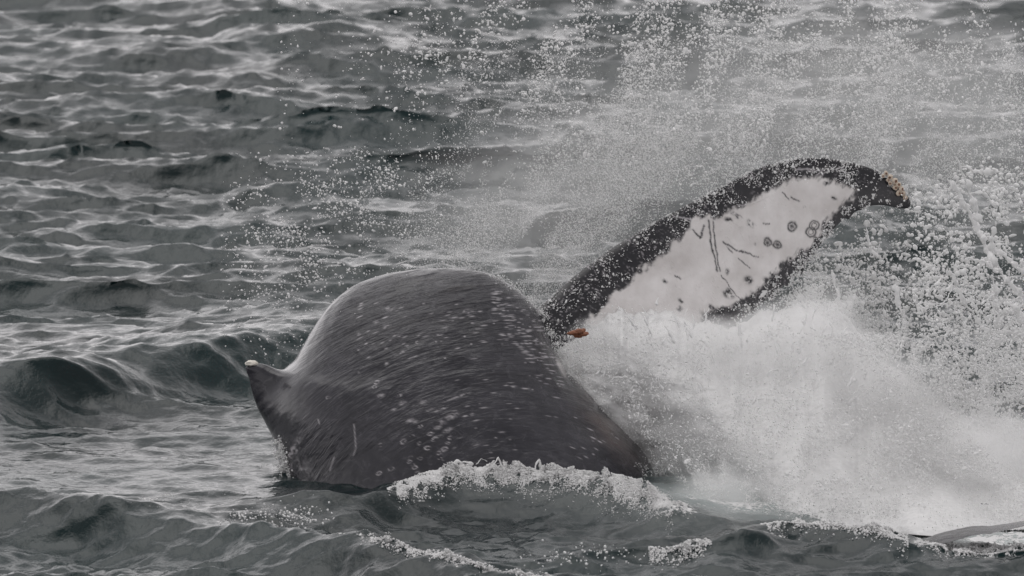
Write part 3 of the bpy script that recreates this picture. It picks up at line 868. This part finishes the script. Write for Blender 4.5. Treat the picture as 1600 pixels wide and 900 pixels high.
# 3 droplets
snow = lambda px, py, a, b, k: np.clip(0.5 + k * fbm(px / a, py / b, 3), 0, 1)
def d_top(px, py):
    d = 0.9 * g2(px, py, 1010, 110, 190, 120, 0.1) + 0.5 * g2(px, py, 720, 60, 110, 90, -0.4) + 0.75 * g2(px, py, 1400, 130, 260, 160) + 0.5 * g2(px, py, 1200, 60, 160, 90)
    d = d + 0.06 * g2(px, py, 500, 90, 100, 120)
    return d * snow(px + 0.35 * py, py, 34, 110, 1.0) * snow(px, py, 14, 14, 0.7) * 1.8
def d_fine(px, py):
    d = 0.95 * g2(px, py, 790, 350, 150, 90, -0.25) + 0.8 * g2(px, py, 960, 300, 190, 110, -0.5) + 0.55 * g2(px, py, 1150, 190, 240, 110, -0.2) + 0.55 * g2(px, py, 1450, 200, 210, 190)
    d = d + 0.8 * g2(px, py, 855, 440, 60, 45) + 0.4 * g2(px, py, 900, 160, 150, 110)
    return d * snow(px + 0.45 * py, py, 40, 130, 1.0)
def d_left(px, py):
    d = 0.42 * g2(px, py, 450, 330, 75, 55) + 0.55 * g2(px, py, 600, 300, 110, 70) + 0.35 * g2(px, py, 420, 430, 50, 70) + 0.30 * g2(px, py, 500, 400, 110, 80) + 0.25 * g2(px, py, 450, 530, 40, 45)
    return d * snow(px, py, 40, 22, 1.1) * (px > 345)
def d_right(px, py):
    d = 0.95 * g2(px, py, 1470, 440, 150, 90, 0.3) + 0.9 * g2(px, py, 1370, 520, 120, 60) + 0.9 * g2(px, py, 1560, 420, 110, 150) + 0.5 * g2(px, py, 1520, 300, 120, 90)
    return d * snow(px, py, 30, 30, 1.2)
def d_edge(px, py):
    d = 1.0 * g2(px, py, 1560, 640, 110, 130) + 0.8 * g2(px, py, 1580, 760, 60, 60) + 0.5 * g2(px, py, 1420, 570, 140, 40, 0.4) + 0.6 * g2(px, py, 1300, 480, 70, 90) + 0.5 * g2(px, py, 1590, 760, 40, 50)
    return d * snow(px, py, 22, 22, 0.8)
behind = lambda a, b: (lambda px, py, r: r.uniform(a, b, len(px)))
px_m = 1.03 / 270
def rads(r, n, lo, hi, pw=2.2):
    """many small drops and a few big ones; sizes in picture units of radius"""
    return (lo + (hi - lo) * r.random(n) ** pw) * px_m

P, a, r = scatter(22000, (430, -20, 1640, 330), d_top, lambda px, py, r: np.where(r.random(len(px)) < 0.15, r.uniform(40.6, 41.6, len(px)), r.uniform(42.2, 44.5, len(px))), 1)
drops('flying_droplets', P, rads(r, len(P), 0.4, 2.2, 3.6), M_DROP, 'white water drops flying high above the raised fluke', 'spray', seedk=1, stretch=0.6)
P, a, r = scatter(85000, (560, 60, 1640, 520), d_fine, behind(41.9, 44.0), 2)
drops('fine_spray', P, rads(r, len(P), 0.35, 1.15), M_DROP, 'veil of very fine spray blown back over the whale', 'spray', subd=0, seedk=2)
P, a, r = scatter(3000, (340, 230, 760, 600), d_left, behind(40.7, 43.0), 3)
drops('scattered_droplets', P, rads(r, len(P), 0.5, 1.9, 2.6), M_DROP, 'loose drops scattered over dark water behind the dorsal fin', 'spray', seedk=3)
P, a, r = scatter(7500, (1230, 260, 1640, 660), d_right, lambda px, py, r: np.where(px < 1425, r.uniform(42.1, 43.2, len(px)), r.uniform(40.8, 42.6, len(px))), 4)
drops('coarse_droplets', P, rads(r, len(P), 0.5, 3.6, 3.2), M_DROP, 'coarse heavy drops falling beyond the fluke tip', 'spray', seedk=4, stretch=0.65)
P, a, r = scatter(36000, (1180, 380, 1640, 820), d_edge, lambda px, py, r: np.where((px < 1400) & (py < 520), r.uniform(42.1, 43.0, len(px)), r.uniform(40.3, 42.2, len(px))), 5)
drops('dense_spray', P, rads(r, len(P), 0.55, 2.1), M_DROP, 'grainy dense spray at the outer edge of the splash', 'spray', seedk=5)

# droplets over the surface of the burst and clinging to its fringe
r = np.random.default_rng(6)
kk = r.integers(0, Ps.shape[0] * Ps.shape[1], 170000)
kpx, kpy = PXs.ravel()[kk], PYs.ravel()[kk]
keep = r.random(len(kk)) < (0.20 + 0.5 * g2(kpx, kpy, 1110, 720, 130, 70, 0.7) + 0.8 * (kk // NX < 26) + 0.5 * sstep(1380, 1560, kpx) + 0.5 * g2(kpx, kpy, 1200, 800, 260, 30)) * np.clip(0.35 + 1.5 * fbm((kpx + 0.8 * kpy) / 70, (kpy - 0.8 * kpx) / 11, 4), 0, 1)
P = Ps.reshape(-1, 3)[kk[keep]] + r.normal(size=(keep.sum(), 3)) * (0.03, 0.04, 0.03); P[:, 1] -= 0.02
drops('foam_fleck', P, rads(r, len(P), 0.4, 1.3, 3.0), M_DROP, 'flecks of foam thrown off the face of the splash', 'spray', subd=0, seedk=6)

# torn white water in front of the mist: flecks strung out along the throw of the splash
r = np.random.default_rng(41)
def d_burst(px, py):
    inside = np.interp(px, [p[0] for p in SPL], [p[1] for p in SPL])
    d = sstep(-12, 30, py - inside) * (1 - sstep(790, 835, py)) * (0.35 + 0.65 * sstep(640, 780, py + 0.1 * (px - 1100)) + 0.6 * sstep(60, 0, py - inside) + 0.6 * sstep(1350, 1500, px))
    d = d * sstep(0, 30, px - np.interp(py, sil[:, 0], sil[:, 2]))
    u, v = px - 1130, 860 - py; ang = np.arctan2(u, v); rad = np.hypot(u, v)
    st_ = np.clip(0.38 + 1.3 * fbm(ang * 9, rad / 60, 4), 0, 1)
    return d * st_
def y_burst(px, py, r):
    k = np.clip((py - 500) / 320, 0, 1)
    return 41.1 - 2.1 * k + r.uniform(-0.25, 0.35, len(px)) + 0.9 * (1 - sstep(0, 220, px - np.interp(py, sil[:, 0], sil[:, 2]))) * k
P, a, r = scatter(48000, (860, 440, 1640, 840), d_burst, y_burst, 41)
drops('torn_water', P, rads(r, len(P), 0.35, 1.5, 3.4), M_DROP, 'torn flecks of white water strung through the burst', 'spray', subd=0, seedk=41, stretch=0.9)

# water drops clinging to the dark borders of the fluke
m_ = (np.sin(c)[None, :] > 0.05) & (sdw < -2) & (s[:, None] > 0.05)
ii = np.argwhere(m_); r = np.random.default_rng(8); ii = ii[r.integers(0, len(ii), 13000)]
q = fbm(fpx[ii[:, 0], ii[:, 1]] / 12, fpy[ii[:, 0], ii[:, 1]] / 12, 2) + 0.35 - 0.5 * (s[ii[:, 0]] > 0.86); ii = ii[r.random(len(ii)) < q * 1.3]
P = P3[ii[:, 0], ii[:, 1]] + (0, -0.008, 0)
drops('water_beads', P, rads(r, len(P), 0.4, 1.3, 1.6), M_DROP, 'water beads running off the dark border of the fluke', 'spray', subd=0, seedk=8, stretch=0.9)

# crest foam in front of the back: bubbles and lumps heaped on the breaking wave
def sea_at(x, y):
    z, ox, oy, cr_ = sea_height(x, y)
    return np.stack([x + ox, y + oy, z], -1), cr_
def foam_heap(name, n, crest, A, pxa, pxb, dy0, dys, h, lo, hi, label, seedk, jag=1.0):
    r = np.random.default_rng(seedk)
    px = r.uniform(pxa, pxb, n)
    cpy = np.interp(px, [q[0] for q in crest], [q[1] for q in crest])
    g = ground(px, cpy, A)
    y = g[:, 1] + dy0 + r.normal(size=n) * dys
    P, _ = sea_at(g[:, 0], y)
    env = sstep(pxa, pxa + 60, px) * (1 - sstep(pxb - 60, pxb, px))
    top_ = h * env * np.clip(0.5 + 1.1 * fbm(px / 26, y * 0, 4) * jag, 0.05, 1.9)
    near = np.exp(-((y - g[:, 1] - dy0) / (dys * 1.2)) ** 2)
    P[:, 2] += top_ * near * r.random(n) ** 0.7
    keep = r.random(n) < np.clip(0.25 + 1.3 * ridged(px / 14, y * 6, 3), 0, 1) * (env > 0.02)
    P = P[keep]
    drops(name, P, rads(r, len(P), lo, hi, 2.0), M_FOAM, label, 'foam', subd=0, seedk=seedk, stretch=0.5)
foam_heap('crest_foam', 40000, CREST_W, 0.15, 600, 1080, 0.0, 0.05, 0.05, 0.3, 1.4, 'bubbling white foam along the wave breaking against the back', 11)
foam_heap('trailing_foam', 26000, CREST_W, 0.15, 615, 1060, -0.11, 0.085, 0.03, 0.3, 1.4, 'broken foam sliding down the near face of that wave', 12)
foam_heap('slipping_foam', 9000, CREST_W, 0.15, 740, 1060, -0.16, 0.10, 0.0, 0.3, 1.0, 'thin patches of foam sliding down the wave before the back', 20)
foam_heap('near_foam', 9000, CREST_N, 0.19, 560, 1120, 0.02, 0.05, 0.04, 0.4, 1.8, 'ragged foam line on the nearest swell below the whale', 13)
foam_heap('side_foam', 11000, CREST_R, 0.12, 1190, 1420, 0.0, 0.13, 0.05, 0.4, 2.0, 'curl of foam on the small wave below the splash', 14)
foam_heap('stray_foam', 3500, CREST_R, 0.12, 1010, 1110, 0.05, 0.09, 0.05, 0.4, 1.8, 'lone clump of glassy foam left of the small wave', 18)
foam_heap('fluke_foam', 16000, [(1425, 856), (1500, 856), (1600, 850), (1660, 848)], 0.03, 1420, 1700, 0.0, 0.10, 0.03, 0.4, 1.6, 'white foam washing under the dark edge of the second fluke', 19)
r = np.random.default_rng(23); n = 9000
py = r.uniform(430, 760, n); px = np.interp(py, sil[:, 0], sil[:, 2]) + r.normal(size=n) * (4 + 7 * r.random(n)) + 3
e2 = r.random(n) < 0.22; px = np.where(e2, 1018 + r.normal(size=n) * 16, px); py = np.where(e2, 742 + r.normal(size=n) * 11, py)
P = at(px, py, np.where(e2, 40.75, 41.12) + r.normal(size=n) * 0.06)
k2 = r.random(n) < np.clip(0.5 + 1.2 * fbm(px / 9, py / 9, 3), 0, 1)
drops('edge_spray', P[k2], rads(r, k2.sum(), 0.35, 1.3, 2.5), M_DROP, 'fine spray peeling off the right hand edge of the arched back', 'spray', subd=0, seedk=23)
# water climbing the flank at the foot of the dorsal fin
r = np.random.default_rng(15)
t_ = r.random(2600); px = 436 + 16 * t_ + r.normal(size=2600) * (4 + 5 * t_); py = 690 + 85 * t_ + r.normal(size=2600) * 6
P = at(px, py, yf - 0.20 + r.normal(size=2600) * 0.05 - 0.15 * t_)
k2 = r.random(2600) < np.clip(0.5 + 1.3 * fbm(px / 6, py / 10, 2), 0, 1)
drops('flank_splash', P[k2], rads(r, k2.sum(), 0.5, 1.8), M_DROP, 'small splash climbing the flank at the foot of the fin', 'spray', subd=0, seedk=15)
r = np.random.default_rng(16)
n = 420
px = np.concatenate([r.normal(455, 28, n // 2), r.normal(380, 16, n // 6), r.normal(930, 60, n // 3)]); py = np.concatenate([r.normal(805, 10, n // 2), r.normal(808, 6, n // 6), r.normal(868, 10, n // 3)])
P = at(px, py, 39.0 - 0.0 * px); P = ground(px, py, 0.16)
drops('skipping_droplets', P, rads(r, len(P), 0.4, 1.8, 2.2), M_DROP, 'drops skipping over the smooth water in front of the whale', 'spray', seedk=16)
# drops lying on the wet back near the foam
r = np.random.default_rng(17)

# 4 strands and sheets of thrown water
def strands(name, lines, label, seedk, Y0=41.0, wk=1.25):
    r = np.random.default_rng(seedk); Vs, Fs, off = [], [], 0
    for (pts, w0, w1) in lines:
        pts = np.array(pts, float); d = np.r_[0, np.cumsum(np.hypot(*np.diff(pts, axis=0).T))]
        n = max(12, int(d[-1] / 1.6)); u = np.linspace(0, d[-1], n)
        x = np.interp(u, d, pts[:, 0]) + 3.2 * fbm(u / 14 + r.uniform(0, 99), u * 0, 3); y = np.interp(u, d, pts[:, 1]) + 3.2 * fbm(u / 14 + r.uniform(0, 99), u * 0, 3)
        cen = at(x, y, Y0 + r.uniform(-0.3, 0.3) + 0.1 * fbm(u / 40, u * 0, 2))
        w_ = wk * np.interp(u, [0, d[-1]], [w0, w1]) * np.clip(1 + 1.3 * fbm(u / 8 + r.uniform(0, 99), u * 0, 3), 0.25, 3) * px_m
        w_ = w_ * sstep(0, 3, u + 0.6) * sstep(0, 3, d[-1] - u + 0.6)
        a = np.linspace(0, 2 * np.pi, 8, endpoint=False)
        tan = np.gradient(cen, axis=0); tan /= np.linalg.norm(tan, axis=1, keepdims=True)
        e1 = np.cross(tan, [0, 1, 0]); e1 /= np.linalg.norm(e1, axis=1, keepdims=True); e2 = np.cross(tan, e1)
        V = cen[:, None] + w_[:, None, None] * (e1[:, None] * np.cos(a)[None, :, None] + 0.8 * e2[:, None] * np.sin(a)[None, :, None])
        Vs.append(V.reshape(-1, 3)); Fs.append(grid_faces(n, 8, wrap=True) + off); off += n * 8
    o = mesh_obj(name, np.concatenate(Vs), np.concatenate(Fs), M_DROP)
    tag(o, label, 'splash', kind='stuff')
    return o
LINES = [([(1478, 280), (1492, 288), (1506, 318), (1524, 348), (1540, 380), (1552, 410), (1575, 440), (1600, 470), (1630, 500)], 2.2, 4.5),
         ([(1495, 245), (1512, 285), (1522, 320), (1530, 345)], 1.2, 3.5), ([(1515, 300), (1536, 300), (1555, 320)], 2, 1.2),
         ([(1552, 355), (1550, 385), (1570, 402), (1600, 425), (1640, 450)], 2.5, 5), ([(1510, 400), (1540, 410), (1560, 425)], 1.2, 2.5),
         ([(1484, 422), (1496, 450), (1508, 475), (1525, 495), (1545, 520), (1562, 535)], 1.6, 3.6), ([(1495, 436), (1520, 448)], 1.5, 1.2),
         ([(1552, 430), (1556, 470), (1560, 500), (1556, 530)], 3.5, 4), ([(1398, 445), (1402, 470), (1412, 495), (1420, 515)], 2.4, 2.2),
         ([(1560, 520), (1590, 520), (1630, 540)], 3, 5), ([(1350, 350), (1358, 372), (1370, 405)], 0.9, 1.4), ([(1300, 420), (1312, 470), (1322, 520)], 1.5, 2.5),
         ([(1575, 470), (1600, 500), (1625, 520)], 3, 4), ([(1310, 480), (1330, 510), (1350, 540)], 2, 3), ([(1330, 545), (1318, 520)], 2, 2.5)]
strands('water_strands', LINES, 'stringy strands of water flung out past the fluke tip', 31)
r = np.random.default_rng(77); ARC = []
for k in range(230):
    x0 = r.uniform(960, 1600); y0 = np.interp(x0, [p[0] for p in SPL], [p[1] for p in SPL]) + r.uniform(-25, 240) * r.random()
    if x0 < 1060: y0 = min(y0, 640)
    if x0 > 1380: y0 = r.uniform(430, 780)
    if x0 < 1420 and y0 < 500 and x0 > 1180: y0 += 60
    a0 = math.atan2(x0 - 1130, 900 - y0) + r.normal() * 0.35; L_ = r.uniform(8, 34); bend = r.normal() * 0.5
    pts = []; x_, y_ = x0, y0
    for q in range(5):
        pts.append((x_, y_)); x_ += math.sin(a0) * L_ / 4; y_ -= math.cos(a0) * L_ / 4; a0 += bend / 4
    ARC.append((pts, r.uniform(0.9, 1.9), r.uniform(0.3, 1.0)))
ARC = ARC[:170]
strands('thrown_ropes', ARC, 'short ropes and fingers of water torn from the burst', 33, 40.7, 1.0)
CR_L = [([(696, 746), (700, 730), (716, 720), (740, 724)], 1.2, 1.5), ([(745, 728), (754, 716), (764, 726)], 1.2, 1.2), ([(772, 730), (778, 716), (785, 730)], 1, 1),
        ([(835, 734), (841, 718), (847, 736)], 1.1, 1.2)]
strands('crest_strands', CR_L, 'small loops and spikes of water thrown up from the breaking crest', 32, 39.9)
